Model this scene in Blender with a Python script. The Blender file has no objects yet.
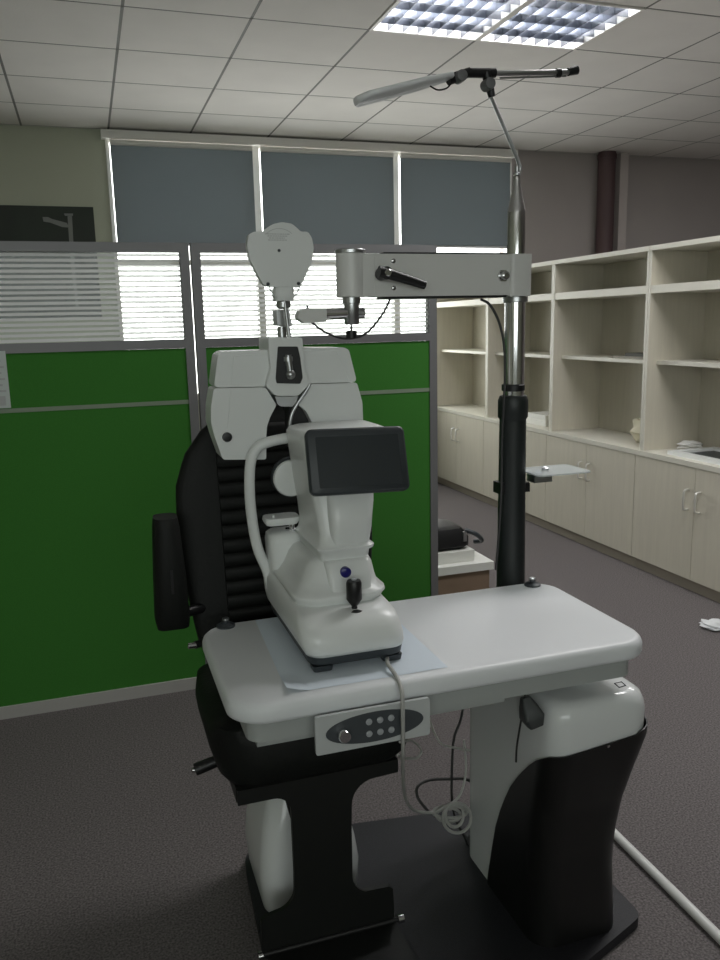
import bpy, bmesh, math, random
from math import pi, sin, cos, radians as R
from mathutils import Vector, Matrix
random.seed(7)
C = bpy.context.scene.collection
S = bpy.context.scene

# ------------------------------------------------------------------ camera
F_PX, PITCH, ROLL, YAW, CAM_Z = 809.6, 0.18953, -0.023165, 0.318026, 1.5
_cp, _sp, _cy, _sy = cos(PITCH), sin(PITCH), cos(YAW), sin(YAW)
FW = Vector((_sy*_cp, _cy*_cp, -_sp)); _r0 = Vector((_cy, -_sy, 0)); _u0 = _r0.cross(FW)
RT = _r0*cos(ROLL) + _u0*sin(ROLL); UP = RT.cross(FW)
CAM = Vector((0, 0, CAM_Z))
cd = bpy.data.cameras.new('camera'); cam = bpy.data.objects.new('camera', cd); C.objects.link(cam)
M3 = Matrix((RT, UP, -FW)).transposed()
cam.matrix_world = Matrix.Translation(CAM) @ M3.to_4x4()
cd.sensor_fit = 'HORIZONTAL'; cd.sensor_width = 36; cd.lens = 36*F_PX/720; cd.clip_start = .05
S.camera = cam

# ------------------------------------------------------------------ world and light
w = bpy.data.worlds.new('world'); S.world = w; w.use_nodes = True
nt = w.node_tree; nt.nodes.clear()
wo = nt.nodes.new('ShaderNodeOutputWorld'); wb = nt.nodes.new('ShaderNodeBackground')
tc = nt.nodes.new('ShaderNodeTexCoord'); sx = nt.nodes.new('ShaderNodeSeparateXYZ'); cr = nt.nodes.new('ShaderNodeValToRGB')
cr.color_ramp.elements[0].position = .0; cr.color_ramp.elements[0].color = (.50, .54, .52, 1)
cr.color_ramp.elements[1].position = 1.; cr.color_ramp.elements[1].color = (1, .97, .95, 1)
mr = nt.nodes.new('ShaderNodeMapRange'); mr.inputs[1].default_value = -1; mr.inputs[2].default_value = 1
nt.links.new(tc.outputs['Generated'], sx.inputs[0]); nt.links.new(sx.outputs['Y'], mr.inputs[0])
nt.links.new(mr.outputs[0], cr.inputs[0]); nt.links.new(cr.outputs[0], wb.inputs[0]); nt.links.new(wb.outputs[0], wo.inputs[0])
wb.inputs[1].default_value = 5.0

def portal(name, loc, rot, sx_, sy_):
    l = bpy.data.lights.new(name, 'AREA'); l.shape = 'RECTANGLE'; l.size = sx_; l.size_y = sy_
    l.cycles.is_portal = True
    o = bpy.data.objects.new(name, l); C.objects.link(o); o.location = loc; o.rotation_euler = rot
portal('window_portal', (2.03, 7.12, 1.55), (R(-90), 0, 0), 3.6, 1.3)
portal('rear_fill_portal', (-.7, -3.12, 1.95), (R(90), 0, 0), 3.4, 1.3)  # opening added behind the camera as front fill, no known window

for nm, lx, ly, en in (('aisle_fill_light', 2.35, 2.45, 36), ('right_fill_light', 5.0, 4.1, 24)):  # unseen fill lights added under the ceiling to brighten aisle and table
    l = bpy.data.lights.new(nm, 'AREA'); l.shape = 'RECTANGLE'; l.size = 1.27; l.size_y = .64; l.energy = en; l.color = (1, .99, .98)
    o = bpy.data.objects.new(nm, l); C.objects.link(o); o.location = (lx, ly, 3.045)

S.view_settings.view_transform = 'Standard'; S.view_settings.look = 'None'
S.view_settings.exposure = 0.28; S.view_settings.gamma = 1; S.view_settings.use_curve_mapping = False

# ------------------------------------------------------------------ materials
def mat(name, col, rough=.5, metal=0, spec=.5, noise=0, nscale=40, bump=0, bscale=200, coat=0, emit=None, stretch=None, col2=None):
    m = bpy.data.materials.new(name); m.use_nodes = True; n = m.node_tree; b = n.nodes['Principled BSDF']
    b.inputs['Base Color'].default_value = (*col, 1); b.inputs['Roughness'].default_value = rough
    b.inputs['Metallic'].default_value = metal; b.inputs['Specular IOR Level'].default_value = spec
    b.inputs['Coat Weight'].default_value = coat
    if emit: b.inputs['Emission Color'].default_value = (*emit[0], 1); b.inputs['Emission Strength'].default_value = emit[1]
    t = n.nodes.new('ShaderNodeTexCoord'); mp = n.nodes.new('ShaderNodeMapping'); n.links.new(t.outputs['Object'], mp.inputs[0])
    if stretch: mp.inputs['Scale'].default_value = stretch
    if noise or col2:
        x = n.nodes.new('ShaderNodeTexNoise'); x.inputs['Scale'].default_value = nscale; x.inputs['Detail'].default_value = 5
        n.links.new(mp.outputs[0], x.inputs[0]); r = n.nodes.new('ShaderNodeValToRGB')
        r.color_ramp.elements[0].position = .3; r.color_ramp.elements[1].position = .7
        c2 = col2 or tuple(min(1, c*(1+noise)) for c in col)
        r.color_ramp.elements[0].color = (*[c*(1-noise) for c in col], 1); r.color_ramp.elements[1].color = (*c2, 1)
        n.links.new(x.outputs[0], r.inputs[0]); n.links.new(r.outputs[0], b.inputs['Base Color'])
    if bump:
        x = n.nodes.new('ShaderNodeTexNoise'); x.inputs['Scale'].default_value = bscale; n.links.new(mp.outputs[0], x.inputs[0])
        bp = n.nodes.new('ShaderNodeBump'); bp.inputs['Strength'].default_value = bump; bp.inputs['Distance'].default_value = .004
        n.links.new(x.outputs[0], bp.inputs['Height']); n.links.new(bp.outputs[0], b.inputs['Normal'])
    return m
def glassy(name, col=(1, 1, 1), gloss=.08, diff=0):
    m = bpy.data.materials.new(name); m.use_nodes = True; n = m.node_tree; n.nodes.clear()
    o = n.nodes.new('ShaderNodeOutputMaterial'); t = n.nodes.new('ShaderNodeBsdfTransparent'); t.inputs[0].default_value = (*col, 1)
    g = n.nodes.new('ShaderNodeBsdfGlossy'); g.inputs['Roughness'].default_value = .03; mx = n.nodes.new('ShaderNodeMixShader')
    mx.inputs[0].default_value = gloss; n.links.new(t.outputs[0], mx.inputs[1]); n.links.new(g.outputs[0], mx.inputs[2])
    last = mx
    if diff:
        d = n.nodes.new('ShaderNodeBsdfDiffuse'); d.inputs[0].default_value = (.9, .92, .93, 1); m2 = n.nodes.new('ShaderNodeMixShader'); m2.inputs[0].default_value = diff
        n.links.new(mx.outputs[0], m2.inputs[1]); n.links.new(d.outputs[0], m2.inputs[2]); last = m2
    n.links.new(last.outputs[0], o.inputs[0]); return m
def translucent(name, col, f=.5, clear=.3):
    m = bpy.data.materials.new(name); m.use_nodes = True; n = m.node_tree; n.nodes.clear()
    o = n.nodes.new('ShaderNodeOutputMaterial'); t = n.nodes.new('ShaderNodeBsdfTranslucent'); t.inputs[0].default_value = (*col, 1)
    d = n.nodes.new('ShaderNodeBsdfDiffuse'); d.inputs[0].default_value = (*col, 1); mx = n.nodes.new('ShaderNodeMixShader'); mx.inputs[0].default_value = f
    n.links.new(d.outputs[0], mx.inputs[1]); n.links.new(t.outputs[0], mx.inputs[2])
    tr = n.nodes.new('ShaderNodeBsdfTransparent'); m2 = n.nodes.new('ShaderNodeMixShader'); m2.inputs[0].default_value = clear
    n.links.new(mx.outputs[0], m2.inputs[1]); n.links.new(tr.outputs[0], m2.inputs[2]); n.links.new(m2.outputs[0], o.inputs[0]); return m

CARPET = mat('carpet', (.11, .098, .098), .95, spec=.1, noise=.3, nscale=170, bump=.35, bscale=500, col2=(.22, .20, .20))
CEIL = mat('ceiling_tile', (.80, .775, .755), .85, spec=.2, bump=.3, bscale=90, noise=.03, nscale=3)
GRID = mat('ceiling_seam', (.20, .20, .19), .7)
WALL = mat('painted_wall', (.48, .50, .40), .8, noise=.03, nscale=2)
WALLB = mat('shade_toned_wall', (.40, .365, .35), .85, noise=.03, nscale=2)  # same back wall, its backlit shade and warm cast put into the colour
PILM = mat('pale_pilaster', (.50, .45, .43), .8)
PIPE = mat('brown_pipe_paint', (.085, .05, .052), .6)
GREEN = mat('green_fabric', (.050, .195, .034), .9, spec=.1, noise=.08, nscale=300, bump=.15, bscale=900)
ALU = mat('grey_partition_metal', (.20, .20, .205), .5, metal=.3)
SEAM = mat('light_seam', (.22, .28, .2), .6)
BASE = mat('partition_base', (.42, .41, .39), .6)
FILM = translucent('stripe_film', (.93, .93, .93), .62)
GLASS = glassy('clear_glass', (.96, .98, .97), .02)
BLIND = None
WFRAME = mat('window_frame_paint', (.84, .82, .78), .45)
WOOD = mat('pale_wood', (.60, .565, .475), .55, noise=.035, nscale=7, stretch=(8, 8, .6))
WOODE = mat('shelf_edge', (.68, .66, .58), .5)
PLINTH = mat('plinth', (.33, .29, .24), .6)
CHROME = mat('chrome', (.75, .75, .76), .12, metal=1)
SATIN = mat('satin_metal', (.50, .51, .52), .32, metal=1)
WHITE = mat('white_plastic', (.78, .80, .79), .30, spec=.5)
WHITE2 = mat('white_enamel', (.74, .76, .76), .25, spec=.5, coat=.3)
TOPW = mat('tabletop_laminate', (.78, .80, .82), .38, spec=.4)
CREAM = mat('arm_enamel', (.70, .70, .68), .35)
GREYP = mat('grey_panel', (.40, .42, .41), .4)
DARKG = mat('dark_grey_plastic', (.035, .042, .048), .4)
SCREEN = mat('screen_glass', (.022, .030, .034), .12, spec=.6)
BLACK = mat('black_plastic', (.008, .008, .009), .42)
LEATHER = mat('black_leather', (.007, .008, .007), .6, spec=.3, bump=.2, bscale=120)
STEEL = mat('black_steel', (.006, .007, .006), .5)
PLATE = mat('base_plate_paint', (.012, .012, .016), .6, noise=.35, nscale=220, bump=.2, bscale=400)
HANDLE = mat('handle_metal', (.75, .74, .70), .38, metal=.6)
KNOBM = mat('knob_grey', (.16, .16, .165), .4)
PAPER = mat('paper', (.74, .82, .90), .8)
BLUE = mat('blue_button', (.015, .015, .16), .3)
CABLEG = mat('grey_cable', (.42, .42, .40), .5)
CABLED = mat('dark_cable', (.03, .03, .03), .5)
PANELG = mat('panel_inlay', (.06, .068, .075), .4)
BTN = mat('button_grey', (.40, .42, .44), .4)
CARD = mat('cardboard', (.23, .16, .11), .85, noise=.05, nscale=10)
WBOX = mat('white_box', (.74, .74, .70), .6)
TUBE = mat('lamp_tube', (1, 1, 1), .4, emit=((.95, .96, 1.0), 34))
LOUV = mat('louver_metal', (.16, .17, .19), .3, metal=1)
LHOUS = mat('light_housing', (.12, .125, .135), .4)
POSTER = mat('poster_print', (.018, .02, .02), .6, noise=.3, nscale=1.5, col2=(.03, .045, .03))
POSTERW = mat('poster_figure', (.22, .23, .22), .6)
CLEARP = glassy('frosted_plastic', (.97, .97, .98), .10, .72)
TRAY = glassy('tray_acrylic', (.85, .9, .9), .1, .3)
BLIND = translucent('blind_fabric', (.25, .275, .29), .34, clear=0)
CLOTH = mat('beige_cloth', (.62, .58, .44), .8, bump=.4, bscale=30)
SLEEVE = mat('pole_sleeve', (.014, .018, .018), .45)
BOLT = mat('bolt_metal', (.55, .55, .55), .2, metal=1)
TXT = mat('label_print', (.45, .46, .46), .6)

# ------------------------------------------------------------------ mesh helpers
def obj(name, bm, m, parent=None, smooth=40, bevel=0, bseg=3):
    if bevel:
        es = [e for e in bm.edges if e.is_manifold and e.calc_face_angle(0) > R(35)]
        bmesh.ops.bevel(bm, geom=es, offset=bevel, segments=bseg, profile=.5, affect='EDGES', clamp_overlap=True)
    bmesh.ops.recalc_face_normals(bm, faces=bm.faces[:])
    me = bpy.data.meshes.new(name); bm.to_mesh(me); bm.free()
    if smooth:
        for p in me.polygons: p.use_smooth = True
        me.set_sharp_from_angle(angle=R(smooth))
    me.materials.append(m)
    o = bpy.data.objects.new(name, me); C.objects.link(o)
    if parent:
        o.parent = parent
    return o
def tag(o, label, cat=None, group=None, kind=None):
    o['label'] = label
    if cat: o['category'] = cat
    if group: o['group'] = group
    if kind: o['kind'] = kind
    return o
def struct(o, label=None):
    o['kind'] = 'structure'
    if label: o['label'] = label
    return o
ROOTS = []
def thing(name, label, cat, loc, group=None):
    """Empty at the thing's base; parts are built in world coordinates and re-based by settle()"""
    o = bpy.data.objects.new(name, None); C.objects.link(o); o.location = loc; o.empty_display_size = .1
    tag(o, label, cat, group); ROOTS.append(o)
    return o
def settle():
    # shift part meshes into the frame of their thing so that every Empty truly sits at the base
    for r in ROOTS:
        L = Vector(r.location)
        done = set()
        def rec(o, depth):
            for c in [k for k in bpy.data.objects if k.parent == o]:
                if c.type == 'MESH' and c.data.name not in done:
                    c.data.transform(Matrix.Translation(-L)); done.add(c.data.name)
                rec(c, depth+1)
        if not r.get('_copied'): rec(r, 0)
    for r in ROOTS:
        if '_copied' in r: del r['_copied']
def copy_thing(root, loc, label):
    r = root.copy(); C.objects.link(r); r.location = loc; r['label'] = label
    for ch in [k for k in bpy.data.objects if k.parent == root]:
        c = ch.copy(); C.objects.link(c); c.parent = r
        for g in [k for k in bpy.data.objects if k.parent == ch]:
            d = g.copy(); C.objects.link(d); d.parent = c
    return r

def box(x0, x1, y0, y1, z0, z1, bm=None):
    bm = bm or bmesh.new()
    v = [bm.verts.new(p) for p in ((x0,y0,z0),(x1,y0,z0),(x1,y1,z0),(x0,y1,z0),(x0,y0,z1),(x1,y0,z1),(x1,y1,z1),(x0,y1,z1))]
    for f in ((0,3,2,1),(4,5,6,7),(0,1,5,4),(1,2,6,5),(2,3,7,6),(3,0,4,7)): bm.faces.new([v[i] for i in f])
    return bm
def ring(bm, pts): return [bm.verts.new(p) for p in pts]
def loft(secs, bm=None, cap=True):
    bm = bm or bmesh.new(); rs = [ring(bm, s) for s in secs]; n = len(rs[0])
    for a, b in zip(rs, rs[1:]):
        for i in range(n): bm.faces.new((a[i], a[(i+1) % n], b[(i+1) % n], b[i]))
    if cap: bm.faces.new(rs[0][::-1]); bm.faces.new(rs[-1])
    return bm
def rr(x0, x1, y0, y1, z, r=.02, n=6):
    r = min(r, (x1-x0)/2-1e-4, (y1-y0)/2-1e-4); o = []
    for cx, cy, a0 in ((x1-r, y0+r, -90), (x1-r, y1-r, 0), (x0+r, y1-r, 90), (x0+r, y0+r, 180)):
        for k in range(n+1):
            a = R(a0+90*k/n); o.append(Vector((cx+r*cos(a), cy+r*sin(a), z)))
    return o
def lathe(prof, c=(0,0,0), axis='Z', n=28, bm=None):
    secs = []
    for r, h in prof:
        r = max(r, 1e-4); s = []
        for k in range(n):
            a = 2*pi*k/n; u, v = r*cos(a), r*sin(a)
            p = {'Z': (u, v, h), 'Y': (u, h, v), 'X': (h, u, v)}[axis]; s.append(Vector(p)+Vector(c))
        secs.append(s)
    return loft(secs, bm)
def orient(bm, a, b):
    """take a shape built along +Z from the origin and lay it from a towards b"""
    d = (Vector(b)-Vector(a)).normalized(); q = Vector((0,0,1)).rotation_difference(d)
    bmesh.ops.transform(bm, matrix=Matrix.Translation(Vector(a)) @ q.to_matrix().to_4x4(), verts=bm.verts[:]); return bm
def rod(a, b, r, r2=None, n=20, bm=None):
    L = (Vector(b)-Vector(a)).length; t = orient(lathe([(r, 0), (r2 or r, L)], n=n), a, b)
    if bm is None: return t
    me = bpy.data.meshes.new('tmp'); t.to_mesh(me); t.free(); bm.from_mesh(me); bpy.data.meshes.remove(me); return bm
def spline(pts, k=8, closed=False):
    P = [Vector(p) for p in pts]; o = []
    for i in range(len(P)-1):
        p0 = P[max(i-1, 0)]; p1 = P[i]; p2 = P[i+1]; p3 = P[min(i+2, len(P)-1)]
        for j in range(k):
            t = j/k; o.append(.5*((2*p1)+(p2-p0)*t+(2*p0-5*p1+4*p2-p3)*t*t+(3*p1-p0-3*p2+p3)*t**3))
    o.append(P[-1]); return o
def tube(pts, r, n=10, k=8, bm=None, ell=None, smooth=True):
    P = spline(pts, k) if smooth else [Vector(p) for p in pts]; secs = []
    t = (P[1]-P[0]).normalized(); up = Vector((0, 0, 1)) if abs(t.z) < .9 else Vector((0, 1, 0)); s = t.cross(up).normalized()
    for i, p in enumerate(P):
        t2 = (P[min(i+1, len(P)-1)]-P[max(i-1, 0)]).normalized(); s = (s-t2*s.dot(t2)).normalized(); u = t2.cross(s)
        rr_ = r(i/(len(P)-1)) if callable(r) else r; e = ell or 1
        secs.append([p+s*rr_*cos(2*pi*j/n)+u*rr_*e*sin(2*pi*j/n) for j in range(n)])
    return loft(secs, bm)
def prism(pts, y0, y1, plane='XZ', bm=None):
    f = {'XZ': lambda a, b, d: (a, d, b), 'XY': lambda a, b, d: (a, b, d), 'YZ': lambda a, b, d: (d, a, b)}[plane]
    return loft([[Vector(f(a, b, y0)) for a, b in pts], [Vector(f(a, b, y1)) for a, b in pts]], bm)
def on(px, py, Y):
    """the point of the plane y = Y seen in the photograph's direction (px, py)"""
    d = FW + RT*((px-360)/F_PX) - UP*((py-480)/F_PX); t = Y/d.y
    return CAM + d*t
def onxz(pts, Y): return [((p := on(a, b, Y)).x, p.z) for a, b in pts]
def roundpoly(pts, r, n=4):
    o = []; N = len(pts)
    for i, p in enumerate(pts):
        p = Vector(p); a = Vector(pts[i-1]); b = Vector(pts[(i+1) % N]); rr_ = min(r, (a-p).length*.45, (b-p).length*.45)
        s = p+(a-p).normalized()*rr_; e = p+(b-p).normalized()*rr_
        for k in range(n+1):
            t = k/n; q = s*(1-t)**2+p*2*t*(1-t)+e*t*t; o.append((q.x, q.y))
    return o

# ================================================================== THE ROOM
H, WY, XL, XR, YF = 3.05, 7.05, -3.6, 8.2, -3.0
CX = [.30+.636*k for k in range(-7, 14)]; CY = [3.80+.645*k for k in range(-11, 6)]
struct(obj('floor', box(XL, XR, YF, WY, -.05, 0), CARPET, smooth=0), 'dark grey carpet floor')
# ceiling of lay-in tiles with two openings for the troffers
LG = [(1.572, 2.208, 3.80, 4.445), (2.208, 2.844, 3.80, 4.445)]
bm = bmesh.new(); gx = [XL]+[x for x in CX if XL < x < XR]+[XR]; gy = [YF]+[y for y in CY if YF < y < WY]+[WY]
G = .008
for a, b in zip(gx, gx[1:]):
    for c, d in zip(gy, gy[1:]):
        mx, my = (a+b)/2, (c+d)/2
        if any(l[0] < mx < l[1] and l[2] < my < l[3] for l in LG): continue
        box(a+G, b-G, c+G, d-G, H, H+.02, bm)
struct(obj('ceiling', bm, CEIL, smooth=0), 'pale lay-in tile ceiling')
bm = bmesh.new()
for x in gx[1:-1]:
    segs = [(YF, 3.80), (4.445, WY)] if 1.5 < x < 2.9 else [(YF, WY)]
    for c, d in segs: box(x-.011, x+.011, c, d, H+.001, H+.008, bm)
for y in gy[1:-1]: 
    segs = [(XL, 1.572), (2.844, XR)] if 3.7 < y < 4.5 else [(XL, XR)]
    for a, b in segs: box(a, b, y-.011, y+.011, H+.001, H+.008, bm)
struct(obj('trim_1', bm, GRID, smooth=0), 'dark ceiling grid lines')
struct(obj('trim_2', box(XL-.3, XR+.3, YF-.3, WY+.3, H+.2, H+.25), GRID, smooth=0))

WX0, WX1, WZ0, WZ1 = .27, 3.86, .90, 3.0
bm = bmesh.new()
box(XL, WX0, WY, WY+.2, 0, H+.2, bm); box(WX0, WX1, WY, WY+.2, 0, WZ0, bm); box(WX0, WX1, WY, WY+.2, WZ1, H+.2, bm)
struct(obj('wall_back', bm, WALL, smooth=0), 'olive cream wall with the windows')
struct(obj('wall_back_right', box(WX1, XR, WY, WY+.2, 0, H+.2), WALLB, smooth=0), 'back wall above the shelves, shade put into its grey')
struct(obj('trim_3', box(4.97, 5.06, WY-.12, WY, 0, H), PILM, smooth=0, bevel=.01), 'pale pilaster beside the brown pipe')
p = obj('drain_pipe', lathe([(.082, 0), (.082, H-.06), (.09, H-.06), (.09, H-.02), (.082, H-.02), (.082, H)], (4.83, WY-.10, 0)), PIPE)
struct(p, 'dark brown vertical pipe against the back wall'); p.name = 'trim_4'
struct(obj('wall_left', box(XL-.2, XL, YF, WY, 0, H+.2), WALL, smooth=0))
struct(obj('wall_right', box(XR, XR+.2, YF, WY, 0, H+.2), WALLB, smooth=0))
bm = bmesh.new(); box(XL, -2.9, YF-.2, YF, 0, H+.2, bm); box(-2.9, 1., YF-.2, YF, 0, 1.3, bm); box(-2.9, 1., YF-.2, YF, 2.6, H+.2, bm); box(1., XR, YF-.2, YF, 0, H+.2, bm)  # rear wall with an opening added to let in front light
struct(obj('wall_front', bm, WALL, smooth=0))

# windows: frame + panes, each bay
mul = [WX0, 1.465, 2.71, WX1]
for i in range(3):
    a, b = mul[i], mul[i+1]; bm = bmesh.new(); t = .028
    box(a, a+t, WY-.02, WY+.06, WZ0, WZ1, bm); box(b-t, b, WY-.02, WY+.06, WZ0, WZ1, bm)
    box(a+t, b-t, WY-.02, WY+.06, WZ0, WZ0+.05, bm); box(a+t, b-t, WY-.02, WY+.06, WZ1-.04, WZ1, bm)
    box(a+t, b-t, WY, WY+.05, 2.02, 2.06, bm)
    f = struct(obj('window_%d' % (i+1), bm, WFRAME, smooth=0, bevel=.003), ['left', 'middle', 'right'][i]+' window bay under a grey blind')
    obj('window_pane', box(a+t, b-t, WY+.022, WY+.028, WZ0+.05, WZ1-.04), GLASS, f, smooth=0)
struct(obj('trim_5', box(WX0-.03, WX1+.02, WY-.10, WY-.001, 2.975, 3.035), WFRAME, smooth=0, bevel=.008), 'white blind pelmet along the top of the windows')
bn = ['leftmost of the three grey roller blinds, beside the dark poster', 'middle of the three grey roller blinds, behind the white round disc', 'rightmost of the three grey roller blinds, behind the chrome pole']
for i in range(3):
    a, b = mul[i]+.033, mul[i+1]-.033
    t = thing('roller_blind', bn[i], 'blind', ((a+b)/2, WY-.05, 2.15), 'grey roller blinds on the windows')
    obj('blind_fabric', box(a, b, WY-.055, WY-.051, 2.19, 2.96), BLIND, t, smooth=0)
    obj('bottom_bar', lathe([(.012, a), (.012, b)], (0, WY-.053, 2.18), 'X', 14), SATIN, t)
    obj('roller_tube', lathe([(.022, a), (.022, b)], (0, WY-.053, 2.95), 'X', 16), WFRAME, t)

# poster on the back wall
po = thing('wall_poster', 'wide dark poster showing a pale instrument stand, on the wall left of the windows', 'poster', (-.6, WY, 1.6))
obj('printed_sheet', box(-1.6, .14, WY-.012, WY-.001, 1.60, 2.465), POSTER, po, smooth=0)
pp = lambda L: onxz(L, WY-.014)
bm = prism(pp([(67.5, 216), (72, 216), (74.5, 262), (79, 310), (76, 310), (70.5, 262)]), WY-.016, WY-.0125)
prism(pp([(64, 213.5), (73, 213.5), (73, 215.8), (65, 215.8)]), WY-.016, WY-.0125, bm=bm)
prism(pp([(42.5, 217), (48, 217), (52, 219), (67, 223), (69, 227.5), (62, 227), (50, 222.5), (43.5, 221.5)]), WY-.016, WY-.0125, bm=bm)
obj('printed_stand', bm, POSTERW, po, smooth=0)

# ceiling lights
for i, (x0, x1, y0, y1) in enumerate(LG):
    t = thing('ceiling_light', ['left of the two square louvred ceiling lights, nearer the reading lamp head', 'right of the two square louvred ceiling lights, further from the reading lamp head'][i], 'ceiling light', ((x0+x1)/2, (y0+y1)/2, H), 'louvred ceiling lights')
    bm = bmesh.new(); q = .018
    box(x0, x1, y0, y0+q, H-.006, H+.09, bm); box(x0, x1, y1-q, y1, H-.006, H+.09, bm)
    box(x0, x0+q, y0+q, y1-q, H-.006, H+.09, bm); box(x1-q, x1, y0+q, y1-q, H-.006, H+.09, bm)
    obj('housing_frame', bm, WFRAME, t, smooth=0)
    obj('reflector', box(x0, x1, y0, y1, H+.09, H+.10), LHOUS, t, smooth=0)
    bm = bmesh.new()
    for k in range(1, 7):
        x = x0+q+(x1-x0-2*q)*k/7; box(x-.0015, x+.0015, y0+q, y1-q, H-.004, H+.046, bm)
    for k in range(1, 6):
        y = y0+q+(y1-y0-2*q)*k/6; box(x0+q, x1-q, y-.0015, y+.0015, H-.004, H+.046, bm)
    obj('louver', bm, LOUV, t, smooth=0)
    for k in range(3):
        y = y0+(y1-y0)*(k+.5)/3
        obj('lamp_tube', lathe([(.006, x0+.02), (.013, x0+.03), (.013, x1-.03), (.006, x1-.02)], (0, y, H+.062), 'X', 12), TUBE, t)

# ================================================================== PARTITIONS
PY = 3.275
def partition(x0, x1, label, loc):
    t = thing('office_partition', label, 'partition', loc, 'green office partitions')
    y0, y1 = PY, PY+.045; bm = bmesh.new(); fw = .035
    box(x0, x0+fw, y0, y1, 0.03, 1.825, bm); box(x1-fw, x1, y0, y1, .03, 1.825, bm)
    box(x0+fw, x1-fw, y0, y1, 1.79, 1.825, bm); box(x0+fw, x1-fw, y0, y1, 1.425, 1.46, bm)
    obj('frame', bm, ALU, t, smooth=0, bevel=.003, bseg=1)
    obj('green_panel', box(x0+fw, x1-fw, y0+.004, y1-.004, 1.222, 1.424), GREEN, t, smooth=0)
    obj('green_panel', box(x0+fw, x1-fw, y0+.004, y1-.004, .05, 1.206), GREEN, t, smooth=0)
    obj('seam_strip', box(x0+fw, x1-fw, y0+.002, y1-.002, 1.206, 1.222), SEAM, t, smooth=0)
    g = obj('glass_pane', box(x0+fw, x1-fw, y0+.018, y0+.022, 1.46, 1.79), GLASS, t, smooth=0)
    bm = bmesh.new(); N = 17; pch = .33/N
    for k in range(N):
        z = 1.463+pch*k; box(x0+fw, x1-fw, y0+.0165, y0+.0178, z, z+pch*.56, bm)
    obj('frosted_stripe_film', bm, FILM, g, smooth=0)
    obj('base_rail', box(x0, x1, y0-.006, y1+.006, 0, .05), BASE, t, smooth=0, bevel=.003)
    return t
partition(-1.30, .405, 'green fabric partition at the left, empty of furniture, with striped glass top', (-.45, PY, 0))
partition(.413, 1.445, 'green fabric partition behind the chair and white phoropter, with striped glass top', (.93, PY, 0))
ns = thing('notice_sheet', 'white printed notice fixed to the green partition at the left edge', 'notice', (-.39, PY, 1.22))
obj('sheet', box(-.50, -.285, PY-.002, PY+.003, 1.225, 1.435), mat('notice_paper', (.55, .60, .58), .7), ns, smooth=0)
bm = bmesh.new()
for k in range(6): box(-.49, -.305+.01*(k % 2), PY-.003, PY-.002, 1.395-.022*k, 1.402-.022*k, bm)
box(-.49, -.30, PY-.003, PY-.002, 1.235, 1.27, bm)
obj('printed_lines', bm, TXT, ns, smooth=0)

# ================================================================== CABINETS AND SHELVES
FX = 3.06; BX = 3.47; ys = [1.98, 2.98, 3.98, 4.99, 5.97, 7.03]; yc = [1.98, 2.99, 4.02, 5.02, 6.00, 7.03]
names = ['pale wooden base cabinet nearest the camera at the right edge', 'pale wooden base cabinet under the worktop tray, right of the picture',
         'pale wooden base cabinet just right of the black pole sleeve', 'pale wooden base cabinet partly hidden behind the black pole sleeve',
         'pale wooden base cabinet farthest away, beside the green partition']
sn = ['open shelf bay nearest the camera, mostly out of the picture', 'open shelf bay above the worktop tray at the right', 'open shelf bay above the cabinet right of the pole, holding a beige bundle',
      'open shelf bay directly behind the chrome pole', 'farthest open shelf bay, beside the green partition']
def handle(y, parent):
    z0, z1 = .462, .575
    obj('handle', tube([(FX-.001, y, z0), (FX-.028, y, z0+.004), (FX-.034, y, z0+.03), (FX-.034, y, z1-.03), (FX-.028, y, z1-.004), (FX-.001, y, z1)], .006, 8, 4), HANDLE, parent)
for i in range(1, 5):
    y0, y1 = ys[i]+.002, ys[i+1]-.002; ym = (y0+y1)/2
    y0, y1 = yc[i]+.002, yc[i+1]-.002; ym = (y0+y1)/2
    t = thing('base_cabinet', names[i], 'cabinet', ((FX+BX)/2, ym, 0), 'pale wooden base cabinets')
    obj('body', box(FX+.02, BX, y0, y1, .07, .70), WOOD, t, smooth=0)
    obj('plinth', box(FX+.03, BX, y0, y1, 0, .07), PLINTH, t, smooth=0)
    for a, b, hy in ((y0+.001, ym-.002, ym-.045), (ym+.002, y1-.001, ym+.045)):
        d = obj('door', box(FX, FX+.018, a, b, .072, .698), WOOD, t, smooth=0, bevel=.0015, bseg=1)
        handle(hy, d)
    y0, y1 = ys[i]+.002, ys[i+1]-.002; ym = (y0+y1)/2
    s = thing('open_shelf_unit', sn[i], 'shelf', ((FX+BX)/2, ym, .73), 'open shelf bays on the worktop')
    sb = .017
    for a in (y0, y1-sb):
        sp_ = obj('side_panel', box(FX+.014, BX, a, a+sb, .731, 1.872), WOOD, s, smooth=0)
        obj('edge_band', box(FX+.010, FX+.0139, a, a+sb, .731, 1.872), WOODE, sp_, smooth=0)
    obj('back_panel', box(BX-.012, BX, y0+sb, y1-sb, .731, 1.872), WOOD, s, smooth=0)
    obj('top_panel', box(FX+.005, BX, y0, y1, 1.873, 1.90), WOODE, s, smooth=0)
    obj('upper_shelf', box(FX+.014, BX-.013, y0+sb, y1-sb, 1.637, 1.682), WOODE, s, smooth=0)
    obj('middle_shelf', box(FX+.075, BX-.013, y0+sb, y1-sb, 1.234, 1.2555), WOODE, s, smooth=0)
wt = obj('worktop', box(FX-.004, BX, ys[1], ys[5], .701, .73), WOODE, smooth=0, bevel=.002, bseg=1)
tag(wt, 'long pale worktop running over the base cabinets', 'worktop')

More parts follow.
